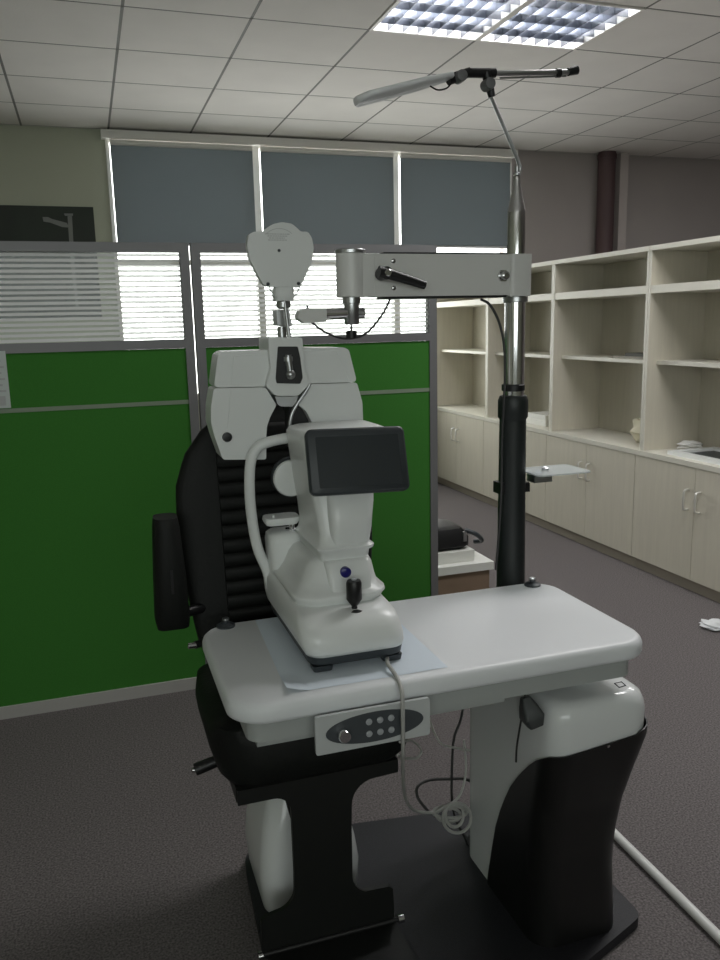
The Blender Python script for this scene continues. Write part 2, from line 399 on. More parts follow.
# things on shelves
t = thing('display_tray', 'white rimmed tray with a dark bed on the worktop at the right edge', 'tray', (3.3, 3.5, .73))
bm = bmesh.new(); a0, a1, b0, b1 = 3.11, 3.44, 3.06, 3.80
box(a0, a1, b0, b0+.05, .7302, .752, bm); box(a0, a1, b1-.05, b1, .7302, .752, bm); box(a0, a0+.05, b0+.05, b1-.05, .7302, .752, bm); box(a1-.05, a1, b0+.05, b1-.05, .7302, .752, bm)
obj('rim', bm, WHITE, t, smooth=0, bevel=.003); obj('dark_bed', box(a0+.05, a1-.05, b0+.05, b1-.05, .7302, .738), DARKG, t, smooth=0)
def blob(name, c, s, m, label, cat, seed=1, sub=3, amp=.25):
    rnd = random.Random(seed); bm = bmesh.new(); bmesh.ops.create_icosphere(bm, subdivisions=sub, radius=1)
    ph = [rnd.uniform(0, 6) for _ in range(6)]
    for v in bm.verts:
        k = 1+amp*(sin(4*v.co.x+ph[0])*sin(5*v.co.y+ph[1])+.6*sin(9*v.co.z+ph[2]+4*v.co.x))
        v.co = Vector((v.co.x*s[0]*k, v.co.y*s[1]*k, max(v.co.z, -.6)*s[2]*k))
    mz = min(v.co.z for v in bm.verts)
    for v in bm.verts: v.co += Vector((c[0], c[1], c[2]-mz))
    return tag(obj(name, bm, m, smooth=60), label, cat)
blob('crumpled_film', (3.34, 3.882, .731), (.07, .055, .03), mat('crumpled_white', (.7, .7, .68), .5), 'crumpled white wrapping on the worktop behind the display tray', 'wrapping', 3)
blob('cloth_bundle', (3.27, 4.16, .732), (.10, .09, .10), CLOTH, 'beige cloth bundle standing at the near side of the middle shelf bay', 'cloth bundle', 5)
blob('dark_case', (3.33, 3.35, 1.257), (.10, .18, .05), DARKG, 'dark soft case on the middle shelf at the right edge', 'case', 9, amp=.06)
bm = box(3.22, 3.40, 4.10, 4.50, 1.2562, 1.266)
tag(obj('flat_folder', bm, mat('folder_grey', (.33, .31, .27), .7), smooth=0, bevel=.003), 'thin grey folder lying on the middle shelf above the beige bundle', 'folder')
bm = box(3.24, 3.38, 4.15, 4.40, 1.2662, 1.285)
tag(obj('dark_booklet', bm, mat('booklet', (.10, .10, .09), .7), smooth=0, bevel=.003), 'small dark booklet on top of the thin grey folder', 'booklet')
tag(obj('white_carton', box(3.16, 3.42, 5.20, 5.50, .7305, .77), WBOX, smooth=0, bevel=.004), 'flat white carton, lower of the two in the bay behind the pole', 'carton', 'white cartons in the shelf bay')
tag(obj('white_carton', box(3.17, 3.41, 5.22, 5.48, .7705, .81), WBOX, smooth=0, bevel=.004), 'flat white carton, upper of the two in the bay behind the pole', 'carton', 'white cartons in the shelf bay')
tag(obj('small_white_box', box(3.22, 3.32, 5.12, 5.26, 1.2565, 1.31), WBOX, smooth=0, bevel=.004), 'small white box on the middle shelf behind the chrome pole', 'box')

# pile beside the partition
tag(obj('cardboard_box', box(1.50, 1.865, 3.58, 3.90, .001, .255), CARD, smooth=0, bevel=.004), 'brown cardboard box on the floor past the partition edge, bottom of its pile', 'box')
tag(obj('white_box_lid', box(1.48, 1.885, 3.57, 3.92, .2555, .297), WBOX, smooth=0, bevel=.004), 'wide flat white box lying on the brown cardboard box', 'box')
tag(obj('white_slim_box', box(1.49, 1.80, 3.62, 3.90, .2975, .355), WBOX, smooth=0, bevel=.004), 'smaller white box between the wide white box and the black case', 'box')
t = thing('instrument_case', 'black moulded carrying case on top of the white boxes', 'case', (1.64, 3.76, .355))
obj('shell', loft([rr(1.51, 1.76, 3.66, 3.88, .356, .03), rr(1.48, 1.79, 3.64, 3.90, .375, .04), rr(1.48, 1.79, 3.64, 3.90, .42, .04), rr(1.50, 1.76, 3.66, 3.88, .465, .04), rr(1.53, 1.72, 3.69, 3.86, .475, .03)]), BLACK, t)
obj('carry_handle', tube([(1.765, 3.66, .455), (1.82, 3.64, .43), (1.86, 3.66, .39), (1.84, 3.70, .375)], .013, 10), DARKG, t)
obj('latch', box(1.745, 1.765, 3.635, 3.65, .40, .45), SATIN, t, smooth=0, bevel=.003)

# floor things
tag(obj('floor_tube', rod((1.360, 1.95, .0135), (1.343, 1.20, .0135), .013), mat('white_tube', (.72, .72, .70), .3)), 'long white tube lying on the carpet at the lower right', 'tube')
blob('plastic_scrap', (2.80, 3.02, .001), (.05, .06, .02), CLEARP, 'crumpled clear plastic scrap on the carpet at the right edge', 'scrap', 11, amp=.3)

# ================================================================== REFRACTION UNIT
TZ = .80
ru = thing('refraction_unit', 'white instrument table unit with curved black pedestal, tall pole and long white arm', 'instrument table', (.75, 1.75, 0))
pl = [(.268, 1.38), (.97, 1.395), (1.208, 1.485), (1.208, 2.0), (1.14, 2.03), (.64, 2.10), (.34, 2.10), (.305, 2.05)]
obj('base_plate', prism(roundpoly(pl, .03), 0.001, .028, 'XY'), PLATE, ru, bevel=.003)
# pedestal
def ped(z, off=0):
    k = lambda tab: next((b0+(b1-b0)*(z-a0)/(a1-a0) for (a0, b0), (a1, b1) in zip(tab, tab[1:]) if a0 <= z <= a1), tab[-1][1])
    x1 = k([(.0, 1.130), (.20, 1.121), (.30, 1.125), (.38, 1.136), (.47, 1.152), (.55, 1.170), (.70, 1.172)])
    y0 = k([(.0, 1.47), (.25, 1.475), (.38, 1.465), (.48, 1.445), (.56, 1.43), (.70, 1.425)])
    return rr(.905-off, x1+off, y0-off, 1.885+off, z, .055, 8)
zs = [.028, .1, .2, .25, .3, .34, .38, .42, .46, .50, .53, .56, .59, .615]
secs = [ped(z) for z in zs]
def shrink(sec, d, z): 
    c = sum(sec, Vector())/len(sec); o = []
    for p in sec:
        q = p-c; o.append(Vector((c.x+q.x*(1-d/abs(.12)), c.y+q.y*(1-d/.2), z)))
    return o
for d, z in ((.003, .635), (.008, .650), (.018, .659), (.03, .662)): secs.append(shrink(ped(.6), d, z))
ps = obj('pedestal', loft(secs), WHITE2, ru, smooth=50)
# black cover over its lower front, top edge curved
def zlim(p):
    t = [(1.38, .549), (1.45, .549), (1.49, .538), (1.52, .515), (1.552, .475), (1.60, .40), (1.646, .31), (1.68, .22), (1.715, .08), (1.725, .03)]
    for (a, b), (c, d) in zip(t, t[1:]):
        if a <= p.y <= c:
            v = b+(d-b)*(p.y-a)/(c-a); break
    else: v = .03
    if p.y < 1.50: v += .155*max(0, p.x-.93)
    if p.x > 1.08: v = max(v, (.549+.155*(p.x-.93)) if p.y < 1.7 else .582-3.*(p.y-1.7) if p.y < 1.88 else .03)
    return v
def pedp(z, j, off, f):
    base = rr(.92-off, 1.0, 1.47-off, 1.83+off, z, .055, 8)
bm = bmesh.new(); K = 26; sample = ped(.3, .004)
# dense perimeter from the front-left, parametrised by perimeter index with extra points on the left side
def perim(z, off=.004):
    s = ped(z, off); o = []
    n = len(s)
    for i in range(n):
        a, b = s[i], s[(i+1) % n]; m = 14 if i % 9 == 8 else 1
        for k in range(m): o.append(a.lerp(b, k/m))
    return o
N = len(perim(.3)); cols = []
p3 = perim(.3)
lims = [zlim(p) for p in p3]
for j in range(N):
    if lims[j] <= .031: cols.append(None); continue
    col = []
    for k in range(K+1):
        z = .029+(lims[j]-.029)*k/K; col.append(perim(z)[j])
    cols.append(col)
V = [[bm.verts.new(p) for p in c] if c else None for c in cols]
for j in range(N):
    a, b = V[j], V[(j+1) % N]
    if a and b:
        for k in range(K): bm.faces.new((a[k], b[k], b[k+1], a[k+1]))
bmesh.ops.recalc_face_normals(bm, faces=bm.faces[:])
bmesh.ops.solidify(bm, geom=bm.faces[:], thickness=-.003)
obj('curved_cover', bm, mat('pedestal_black', (.007, .007, .007), .38), ru, smooth=50)
obj('cover_screw', lathe([(.004, 0), (.004, .003)], (1.045, 1.424, .553), 'Y', 12), BOLT, ru)
bm = tube([(1.105, 1.475, .6625), (1.125, 1.478, .6625), (1.128, 1.498, .6625), (1.108, 1.497, .6625), (1.105, 1.475, .6625)], .0012, 5, 1, smooth=False)
obj('cap_mark', bm, DARKG, ru)
obj('lift_column', lathe([(.040, .655), (.038, .70), (.040, .74)], (1.055, 1.56, 0)), WHITE2, ru)
# table top
def ttop():
    secs = []; x0, x1, y0, y1 = .199, 1.147, 1.405, 1.872
    for d, z in ((.020, .757), (.008, .758), (.002, .762), (0, .769), (0, .784), (.003, .793), (.008, .7985), (.016, .80)):
        secs.append(rr(x0+d, x1-d, y0+d, y1-d, z, .075-d*.5, 10))
    return loft(secs)
obj('tabletop', ttop(), TOPW, ru, smooth=60)
bm = loft([rr(.235, 1.115, 1.435, 1.84, .709, .035), rr(.235, 1.115, 1.435, 1.84, .758, .035)])
box(.255, .80, 1.46, 1.80, .688, .709, bm)
obj('table_apron', bm, GREYP, ru, smooth=50)
for x, y in ((.262, 1.845), (1.088, 1.84)):
    k = obj('table_knob', lathe([(.022, TZ), (.022, TZ+.004), (.015, TZ+.008), (.008, TZ+.010), (.008, TZ+.016), (.004, TZ+.018), (0, TZ+.018)], (x, y, 0)), DARKG, ru)
    obj('knob_cap', lathe([(.008, TZ+.0165), (.008, TZ+.021), (.002, TZ+.022)], (x, y, 0)), SATIN, k)
# control panel
cp = obj('control_panel', prism(roundpoly([(.355, .688), (.592, .688), (.592, .767), (.355, .767)], .006), 1.386, 1.394), mat('panel_silver', (.52, .54, .54), .35), ru, bevel=.0015)
el = [(.476+.101*cos(2*pi*k/48), .728+.031*sin(2*pi*k/48)) for k in range(48)]
obj('panel_inlay', prism(el, 1.3835, 1.3858), PANELG, cp, smooth=30)
obj('panel_bracket', box(.38, .57, 1.395, 1.434, .712, .752), DARKG, cp, smooth=0)
obj('dial_knob', lathe([(.002, 1.366), (.011, 1.367), (.013, 1.371), (.013, 1.383)], (.409, 0, .726), 'Y', 20), CHROME, cp)
for r_ in range(2):
    for c_ in range(3):
        obj('push_button', lathe([(.0045, 1.380), (.0065, 1.3812), (.0065, 1.3833)], (.462+.023*c_, 0, .741-.025*r_), 'Y', 16), BTN, cp)
# pole
PX, PYY = 1.083, 1.95
obj('pole_sleeve', loft([[Vector((PX+a*cos(2*pi*k/32)*1.0, PYY+a*sin(2*pi*k/32), z)) for k in range(32)] for a, z in ((.044, .029), (.041, .60), (.038, .95), (.036, 1.235), (.0365, 1.24), (.0405, 1.245), (.0405, 1.29), (.036, 1.302), (.028, 1.304))]), SLEEVE, ru, smooth=50)
obj('sleeve_collar', lathe([(.028, 1.315), (.031, 1.317), (.031, 1.332), (.028, 1.334)], (PX, PYY, 0)), BLACK, ru)
obj('chrome_pole', lathe([(.0275, 1.29), (.0275, 1.555), (.0235, 1.556), (.0235, 1.775), (.022, 1.785), (.010, 1.845), (.0095, 1.865), (.006, 1.867)], (PX+.003, PYY, 0), n=32), CHROME, ru, smooth=25)
obj('pole_clip', box(1.036, 1.05, 1.93, 1.97, 1.037, 1.068), BLACK, ru, smooth=0, bevel=.003)
obj('pole_clip', box(1.112, 1.128, 1.93, 1.97, 1.037, 1.062), BLACK, ru, smooth=0, bevel=.003)
tr = obj('side_tray', loft([rr(1.115, 1.28, 1.86, 1.99, 1.090, .015), rr(1.115, 1.28, 1.86, 1.99, 1.094, .015)]), TRAY, ru, smooth=50)
obj('tray_bracket', box(1.13, 1.185, 1.91, 1.95, 1.064, 1.0895), SATIN, tr, smooth=0, bevel=.003)
obj('tray_knob', lathe([(.010, 1.0942), (.010, 1.100), (.004, 1.104)], (1.175, 1.93, 0)), SATIN, tr)
# arm
AY0, AY1 = 1.895, 1.965
ar = obj('swing_arm', prism(roundpoly([(.675, 1.566), (1.045, 1.566), (1.045, 1.667), (.675, 1.667)], .004), AY0+.004, AY1-.004), CREAM, ru, bevel=.004)
obj('arm_clamp', loft([rr(1.04, 1.103, AY0-.002, AY1+.02, 1.563, .012), rr(1.04, 1.103, AY0-.006, AY1+.02, 1.668, .012)]), CREAM, ar, bevel=.002)
obj('arm_strip', box(.70, 1.035, AY0+.008, AY1-.008, 1.667, 1.671), BLACK, ar, smooth=0)
obj('arm_strip', box(.70, 1.035, AY0+.008, AY1-.008, 1.561, 1.5658), BLACK, ar, smooth=0)
bm = lathe([(.034, 1.566), (.036, 1.568), (.036, 1.668), (.034, 1.670)], (.624, 1.93, 0), n=36)
box(.63, .68, AY0+.006, AY1-.006, 1.567, 1.667, bm)
obj('arm_head', bm, CREAM, ar, bevel=.0)
obj('head_cap', lathe([(.038, 1.670), (.038, 1.677), (.036, 1.679)], (.624, 1.93, 0), n=36), SATIN, ar)
bm = rod((.690, AY0+.002, 1.619), (.690, AY0-.040, 1.619), .0155)
lv = obj('clamp_lever', tube([(.672, AY0-.033, 1.622), (.690, AY0-.033, 1.619), (.745, AY0-.033, 1.604), (.79, AY0-.033, 1.590)], lambda t: .0145-.0045*t, 14, 6, bm=bm), BLACK, ar)
obj('lever_screw', lathe([(.007, AY0-.052), (.009, AY0-.050), (.009, AY0-.040)], (.690, 0, 1.619), 'Y', 16), BOLT, lv)
for z in (1.650, 1.586): obj('arm_screw', lathe([(.002, AY0-.003), (.0055, AY0-.001), (.0055, AY0+.004)], (.722, 0, z), 'Y', 14), BOLT, ar)
bm = lathe([(.0155, AY0-.002), (.0155, AY0+.004)], (1.020, 0, 1.614), 'Y', 6); lathe([(.006, AY0-.018), (.010, AY0-.016), (.011, AY0-.002)], (1.020, 0, 1.614), 'Y', 20, bm)
obj('hex_bolt', bm, BOLT, ar, smooth=25)
bm = lathe([(.026, 1.556), (.026, 1.5625)], (1.070, 1.935, 0)); 
obj('clamp_ring', lathe([(.0285, 1.548), (.033, 1.550), (.033, 1.5625), (.029, 1.5628)], (PX+.003, PYY, 0)), SATIN, ru); bm.free()

# ---------------------------------------------------------------- reading lamp
L0 = Vector((1.086, 1.95, 1.8685))
rl = thing('reading_lamp', 'thin jointed lamp with a long frosted head above the pole', 'lamp', L0)
j = on(489, 92, 1.93); j2 = on(461, 76, 1.93)
obj('lamp_stem', tube([L0, on(520, 168, 1.95), on(512, 146, 1.945), on(500, 118, 1.94), j], .0048, 10, 8), SATIN, rl)
obj('stem_ferrule', lathe([(.010, 1.868), (.010, 1.873), (.006, 1.876), (.006, 1.89)], (L0.x, L0.y, 0)), SATIN, rl)
a, b = on(466, 74, 1.93), on(571, 72, 1.93)
r1 = obj('balance_rod', rod(a, b, .0065), SATIN, rl)
obj('rod_tip', rod(on(568, 72, 1.93), on(577, 70, 1.93), .0095, .011), BLACK, r1)
obj('rod_clip', rod(on(556, 73, 1.93), on(560, 73, 1.93), .011), BLACK, r1)
obj('lower_rod', rod(on(500, 78, 1.93), on(566, 76, 1.93), .0025, n=8), SATIN, r1)
bm = rod(on(486, 72, 1.93), on(492, 97, 1.93), .0125, .009); rod(on(468, 73, 1.93), on(495, 73, 1.93), .011, bm=bm)
jc = obj('rod_joint', bm, BLACK, rl)
obj('joint_knob', lathe([(.004, -.012), (.013, -.010), (.014, 0), (.014, .02)], on(489, 84, 1.915), 'Y', 20), KNOBM, jc)
bm = rod(on(448, 80, 1.93), on(470, 72, 1.93), .013, .011)
hj = obj('head_joint', bm, BLACK, rl)
obj('joint_knob', lathe([(.004, -.012), (.013, -.010), (.014, 0), (.014, .02)], on(461, 76, 1.915), 'Y', 20), KNOBM, hj)
# head: flat frosted shade, tapered, lying lengthwise
A = on(449, 77, 1.93); Bp = on(356, 101, 1.93); ax = (Bp-A); L = ax.length; ax.normalize(); sd = Vector((0, 1, 0)); nrm = ax.cross(sd).normalized()
secs = []
for k in range(13):
    t = k/12; wd = (.030+.028*min(1, t*3))*(1 if t < .9 else math.sqrt(max(.02, 1-((t-.9)/.105)**2))); th = .007+.002*t
    ctr = A+ax*L*t; s = []
    for q in range(20):
        aa = 2*pi*q/20; ca, sa = cos(aa), sin(aa)
        s.append(ctr+sd*wd*math.copysign(abs(ca)**.5, ca)+nrm*th*math.copysign(abs(sa)**.6, sa)+Vector((0, 0, .0)))
    secs.append(s)
sh = obj('lamp_shade', loft(secs), CLEARP, rl, smooth=60)
obj('lamp_bar', rod(A+nrm*-.002-Vector((0, 0, .005)), A+ax*L*.93-Vector((0, 0, .006)), .004), mat('lamp_strip', (.85, .87, .9), .3), sh)
obj('lamp_cord', tube([on(452, 82, 1.925), on(447, 88, 1.92), on(438, 90, 1.915), on(430, 86, 1.915)], .002, 8), BLACK, rl)

# ---------------------------------------------------------------- hanging phoropter
ph = thing('phoropter', 'white winged phoropter hanging from the arm with a round white disc above', 'phoropter', (.624, 1.93, 1.565))
YP0, YP1 = 1.86, 1.95; Z4 = lambda L: [(200+a/4, 330+b/4) for a, b in L]
jb = obj('joint_post', lathe([(.022, 1.5655), (.022, 1.552), (.019, 1.551), (.0185, 1.505), (.015, 1.500)], (.624, 1.93, 0)), SATIN, ph)
obj('joint_knob', lathe([(.013, .638), (.013, .655), (.008, .657)], (0, 1.93, 1.528), 'X', 16), SATIN, jb)
bm = lathe([(.0025, 1.50), (.0025, 1.482)], (.622, 1.93, 0)); lathe([(.006, 1.487), (.014, 1.485), (.014, 1.468), (.008, 1.466)], (.622, 1.93, 0), bm=bm, n=10)
obj('lock_screw', bm, BLACK, jb)
obj('cross_tube', rod((.555, 1.93, 1.527), (.61, 1.93, 1.528), .0135), CHROME, ph)
cb = obj('cross_block', prism(onxz([(300, 311), (308, 308), (327, 308), (327, 322), (305, 323), (298, 318)], 1.91), 1.912, 1.948), CREAM, ph, bevel=.003)
obj('block_screw', lathe([(.003, 1.540), (.003, 1.548)], (.512, 1.93, 0), n=10), DARKG, cb)
obj('vertical_bracket', prism(onxz([(276, 310), (289, 310), (290, 318), (292, 326), (288, 327), (277, 325)], 1.91), 1.905, 1.95), SATIN, ph, bevel=.003)
obj('hanger_rod', rod((.446, 1.925, 1.50), (.446, 1.925, 1.45), .011), SATIN, ph)
# disc
dp = roundpoly(onxz([(267, 228), (272, 224.5), (281, 222.5), (291, 224), (297, 229), (300, 232), (307, 232), (311, 238), (313, 248), (311, 262), (304, 278), (299, 288), (285, 286.5), (272, 287), (263, 285), (257, 275), (249, 259), (246.5, 245), (248, 235), (253, 232), (262, 232)], 1.87), .005, 3)
dk = obj('near_disc', prism(dp, 1.862, 1.882), WHITE, ph, bevel=.004)
c = on(279, 250.5, 1.862); obj('disc_screw', lathe([(.002, 1.8595), (.0035, 1.8605), (.0035, 1.863)], (c.x, 0, c.z), 'Y', 12), DARKG, dk)
for q in ((268, 284), (298.5, 283.5)):
    c = on(*q, 1.862); obj('disc_screw', lathe([(.003, 1.8585), (.004, 1.860), (.004, 1.863)], (c.x, 0, c.z), 'Y', 12), DARKG, dk)
bm = bmesh.new(); random.seed(3)
for row, (wdt, yy_) in enumerate(((.026, 234), (.021, 236), (.018, 238), (.021, 240))):
    c = on(276.5+row*.3, yy_, 1.861); x = c.x-wdt
    while x < c.x+wdt:
        q = random.uniform(.002, .006); box(x, x+q, 1.8612, 1.8621, c.z-.0008, c.z+.0008, bm); x += q+.0015
obj('disc_print', bm, TXT, dk, smooth=0)
arc = [on(279+17*sin(R(a)), 244-15.5*cos(R(a)), 1.861) for a in range(-48, 49, 8)]
obj('disc_arc_line', tube(arc, .0005, 5, 1, smooth=False), TXT, dk)
obj('disc_mount', loft([rr(.443-.021, .443+.021, 1.865, 1.905, 1.558, .01), rr(.443-.023, .443+.023, 1.863, 1.905, 1.566, .01), rr(.443-.023, .443+.023, 1.863, 1.905, 1.583, .01), rr(.443-.02, .443+.02, 1.865, 1.903, 1.592, .01)]), WHITE, ph)
for s in (-1, 1):
    obj('disc_bail', tube([(.443+s*.036, 1.868, 1.589), (.443+s*.030, 1.868, 1.577), (.443+s*.020, 1.868, 1.565), (.443+s*.012, 1.868, 1.558)], .0015, 6, 4), SATIN, ph)
obj('disc_collar', lathe([(.010, 1.56), (.017, 1.556), (.017, 1.544), (.011, 1.540)], (.443, 1.885, 0)), SATIN, ph)
spd = obj('card_rod', rod((.443, 1.872, 1.558), (.452, 1.848, 1.395), .0045), SATIN, ph)
# winged body
top = roundpoly(onxz(Z4([(56, 231), (72, 100), (92, 86), (270, 80), (410, 70), (578, 70), (596, 80), (628, 208), (440, 214), (262, 226)]), YP0), .012)
ub = obj('upper_cover', prism(top, YP0, YP1), WHITE, ph, bevel=.006)
llow = roundpoly(onxz(Z4([(56, 234), (262, 229), (306, 300), (282, 345), (268, 385), (265, 430), (265, 518), (92, 519), (58, 425), (44, 372), (44, 310)]), YP0), .006)
wl = obj('lower_cover', prism(llow, YP0, YP1), WHITE, ph, bevel=.005)
rlow = roundpoly(onxz(Z4([(440, 217), (628, 211), (650, 290), (653, 385), (640, 440), (600, 512), (455, 512), (457, 420), (448, 370), (425, 325), (392, 298)]), YP0), .006)
wr_ = obj('lower_cover', prism(rlow, YP0, YP1), WHITE, ph, bevel=.005)
for L, w_ in (([(150, 100), (272, 96)], ub), ([(415, 85), (545, 82)], ub)):
    pass
c = on(200+108/4, 330+428/4, YP0)
kb = obj('side_knob', lathe([(.0165, YP0-.002), (.0165, YP0+.004)], (c.x, 0, c.z), 'Y', 28), WHITE, wl)
obj('knob_core', lathe([(.004, YP0-.010), (.010, YP0-.009), (.0115, YP0-.004), (.0115, YP0)], (c.x, 0, c.z), 'Y', 24), BLACK, kb)
# raised rims on the wings
for side, pts, par in ((0, [(125, 226), (135, 120), (152, 104), (266, 97)], ub), (1, [(600, 206), (552, 98), (535, 84), (416, 84)], ub), (0, [(125, 236), (110, 400)], wl)):
    obj('raised_line', tube([on(200+a/4, 330+b/4, YP0-.0002) for a, b in pts], .0009, 6, 4), WHITE, par)
cbk = roundpoly(onxz(Z4([(273, 30), (408, 30), (412, 80), (414, 150), (438, 215), (392, 263), (302, 263), (264, 224), (284, 150), (276, 80)]), YP0-.02), .005)
ce = obj('centre_bracket', prism(cbk, YP0-.022, YP1), WHITE, ph, bevel=.004)
rc = roundpoly(onxz(Z4([(311, 66), (390, 66), (400, 110), (410, 190), (400, 215), (306, 213), (302, 195), (308, 110)]), YP0-.022), .003)
obj('dark_recess', prism(rc, YP0-.0245, YP0-.0215), BLACK, ce)
c0, c1 = on(200+352/4, 330+100/4, YP0-.032), on(200+362/4, 330+178/4, YP0-.032)
sp = obj('spindle', rod(c0, c1, .0075), SATIN, ce)
bm = rod(c0-Vector((0, 0, .004)), c0-Vector((0, 0, .014)), .0105); bmesh.ops.create_uvsphere(bm, u_segments=16, v_segments=10, radius=.0115, matrix=Matrix.Translation(c1))
obj('spindle_ball', bm, SATIN, sp)
obj('lower_block', prism(onxz(Z4([(300, 266), (392, 266), (385, 290), (370, 306), (325, 306), (310, 296)]), YP0-.01), YP0-.01, YP1-.01), SATIN, ph, bevel=.003)
obj('forehead_rod', tube([on(200+a/4, 330+b/4, YP0-.008) for a, b in ((440, 216), (420, 250), (392, 290), (368, 335), (360, 375), (362, 410))], .0042, 10, 5), SATIN, ph)
obj('inner_housing', box(on(272, 0, 1.9).x+.0, on(308, 0, 1.9).x, YP0+.03, YP1-.01, 1.21, 1.34), BLACK, ph, smooth=0, bevel=.004)

# arm cables
tag(obj('arm_cord', tube([(.515, 1.92, 1.512), on(325, 332, 1.92), on(345, 338.5, 1.92), on(365, 334, 1.92), on(382, 315, 1.925), on(391, 297, 1.93)], .0028, 8), CABLED), 'dark cord looping under the left end of the white arm', 'cord')
tag(obj('pole_cord', tube([(.975, 1.93, 1.557), on(490, 305, 1.91), on(499, 322, 1.905), on(504, 345, 1.90), on(505, 375, 1.90), on(504, 400, 1.895), on(502, 440, 1.90), on(501, 500, 1.895), on(496, 570, 1.89)], .0035, 8), CABLED), 'dark cord running from the arm down beside the chrome pole', 'cord')

# ================================================================== EXAMINATION CHAIR
ch = thing('examination_chair', 'black leather examination chair with ribbed back behind the white table', 'chair', (.435, 1.95, .028))
# backrest: egg-shaped shell
def egg(z):
    t = [(.56, .14), (.60, .20), (.70, .235), (.80, .25), (.92, .263), (1.02, .266), (1.10, .262), (1.18, .235), (1.25, .18), (1.30, .10), (1.32, .03)]
    for (a, b), (c_, d) in zip(t, t[1:]):
        if a <= z <= c_: return b+(d-b)*(z-a)/(c_-a)
bcx = .450; secs = []
for k in range(29):
    z = .56+.76*k/28; hw = egg(z); yb = 2.02+.10*((z-.56)/.76); th = .055 if .6 < z < 1.28 else .03
    s = []
    for q in range(28):
        a = 2*pi*q/28; ca, sa = cos(a), sin(a)
        s.append(Vector((bcx+hw*math.copysign(abs(ca)**.7, ca), yb+th*sa*(.9)+.06*(ca*ca)*-.5+.03, z)))
    secs.append(s)
bk = obj('backrest', loft(secs), LEATHER, ch, smooth=70)
bm = bmesh.new()
for k in range(17):
    z = .65+.0365*k; hw = min(.155, egg(z)-.06); yb = 2.02+.10*((z-.56)/.76)
    loft([[Vector((x, yb-.024+.011*sin(2*pi*q/12), z+.0195*cos(2*pi*q/12))) for q in range(12)] for x in (bcx-hw, bcx-hw+.01, bcx, bcx+hw-.01, bcx+hw)], bm)
obj('ribbed_pad', bm, LEATHER, bk, smooth=60)
# seat
bm = loft([rr(.225, .64, 1.64, 2.03, .49, .07), rr(.207, .665, 1.62, 2.05, .51, .10), rr(.193, .68, 1.612, 2.05, .56, .12), rr(.188, .685, 1.615, 2.05, .60, .12), rr(.20, .67, 1.63, 2.04, .635, .07), rr(.24, .63, 1.67, 2.02, .648, .06)])
obj('seat', bm, LEATHER, ch, smooth=70)
obj('seat_pan', box(.236, .62, 1.655, 2.02, .455, .489), STEEL, ch, smooth=0, bevel=.004)
# armrest folded up
am = obj('armrest', loft([rr(.112, .190, 1.965, 2.04, .763, .02), rr(.108, .193, 1.955, 2.05, .785, .03), rr(.112, .190, 1.955, 2.05, .90, .03), rr(.118, .182, 1.955, 2.05, 1.02, .03), rr(.122, .178, 1.965, 2.04, 1.046, .02)]), LEATHER, ch, smooth=60)
obj('armrest_slot', box(.150, .156, 1.952, 1.957, .86, .92), BLACK, am, smooth=0)
obj('armrest_bracket', rod((.185, 2.01, .790), (.235, 2.045, .785), .014), BLACK, ch)
bk2 = obj('armrest_bracket', rod((.205, 2.03, .69), (.25, 2.05, .69), .010), BLACK, ch)
obj('bracket_bolt', lathe([(.004, .186), (.008, .188), (.008, .209)], (0, 2.03, .69), 'X', 12), BOLT, bk2)
lv = obj('recline_lever', rod((.168, 1.85, .442), (.25, 1.85, .462), .015), BLACK, ch)
obj('lever_tip', lathe([(.003, .159), (.006, .161), (.006, .170)], (0, 1.85, .442), 'X', 12), BOLT, lv)
# white column cover
secs = []
for z, x0, x1, y0, y1 in ((.029, .318, .560, 1.79, 2.05), (.06, .312, .566, 1.775, 2.06), (.14, .306, .568, 1.765, 2.06), (.20, .312, .560, 1.77, 2.06), (.27, .325, .545, 1.79, 2.05), (.33, .343, .53, 1.81, 2.03), (.37, .358, .515, 1.83, 2.01), (.395, .375, .50, 1.85, 1.99)):
    secs.append(rr(x0, x1, y0, y1, z, .055, 8))
obj('column_cover', loft(secs), WHITE2, ch, smooth=60)
obj('lift_column', loft([rr(.38, .49, 1.86, 1.98, .37, .02), rr(.38, .49, 1.86, 1.98, .454, .02)]), BLACK, ch)
obj('column_cable', tube([(.385, 1.855, .45), (.375, 1.83, .40), (.385, 1.80, .33), (.40, 1.79, .26)], .005, 8), BLACK, ch)
# leg plate: I shape with filleted waist
def fil(c, r, a0, a1, n=7): return [(c[0]+r*cos(R(a0+(a1-a0)*k/n)), c[1]+r*sin(R(a0+(a1-a0)*k/n))) for k in range(n+1)]
ol = [(.238, .488), (.238, .452), (.318, .452)]
ol += fil((.318, .412), .040, 90, 0) + [(.359, .250)]
ol += fil((.309, .210), .049, 0, -70) + [(.285, .156), (.276, .148), (.274, .062)]
ol += [(.605, .062), (.602, .148), (.592, .156), (.562, .158)] 
ol += fil((.549, .205), .049, 250, 180) + [(.501, .340)]
ol += fil((.561, .395), .058, 180, 90) + [(.620, .455), (.620, .488)]
fr = obj('footrest_plate', prism(ol, 1.645, 1.657), STEEL, ch, smooth=30, bevel=.002)
obj('foot_plate', prism(roundpoly([(.290, 1.36), (.612, 1.36), (.605, 1.644), (.283, 1.644)], .02), .046, .058, 'XY'), STEEL, ch, bevel=.002)
obj('hinge_rod', rod((.275, 1.643, .062), (.612, 1.643, .062), .006, n=12), mat('hinge_steel', (.03, .03, .03), .45, metal=.5), ch)
for x0, x1 in ((.262, .277), (.610, .628)):
    obj('hinge_bolt', lathe([(.004, x0), (.010, x0+.002), (.010, x1-.002), (.005, x1)], (0, 1.640, .064), 'X', 14), BOLT, fr)
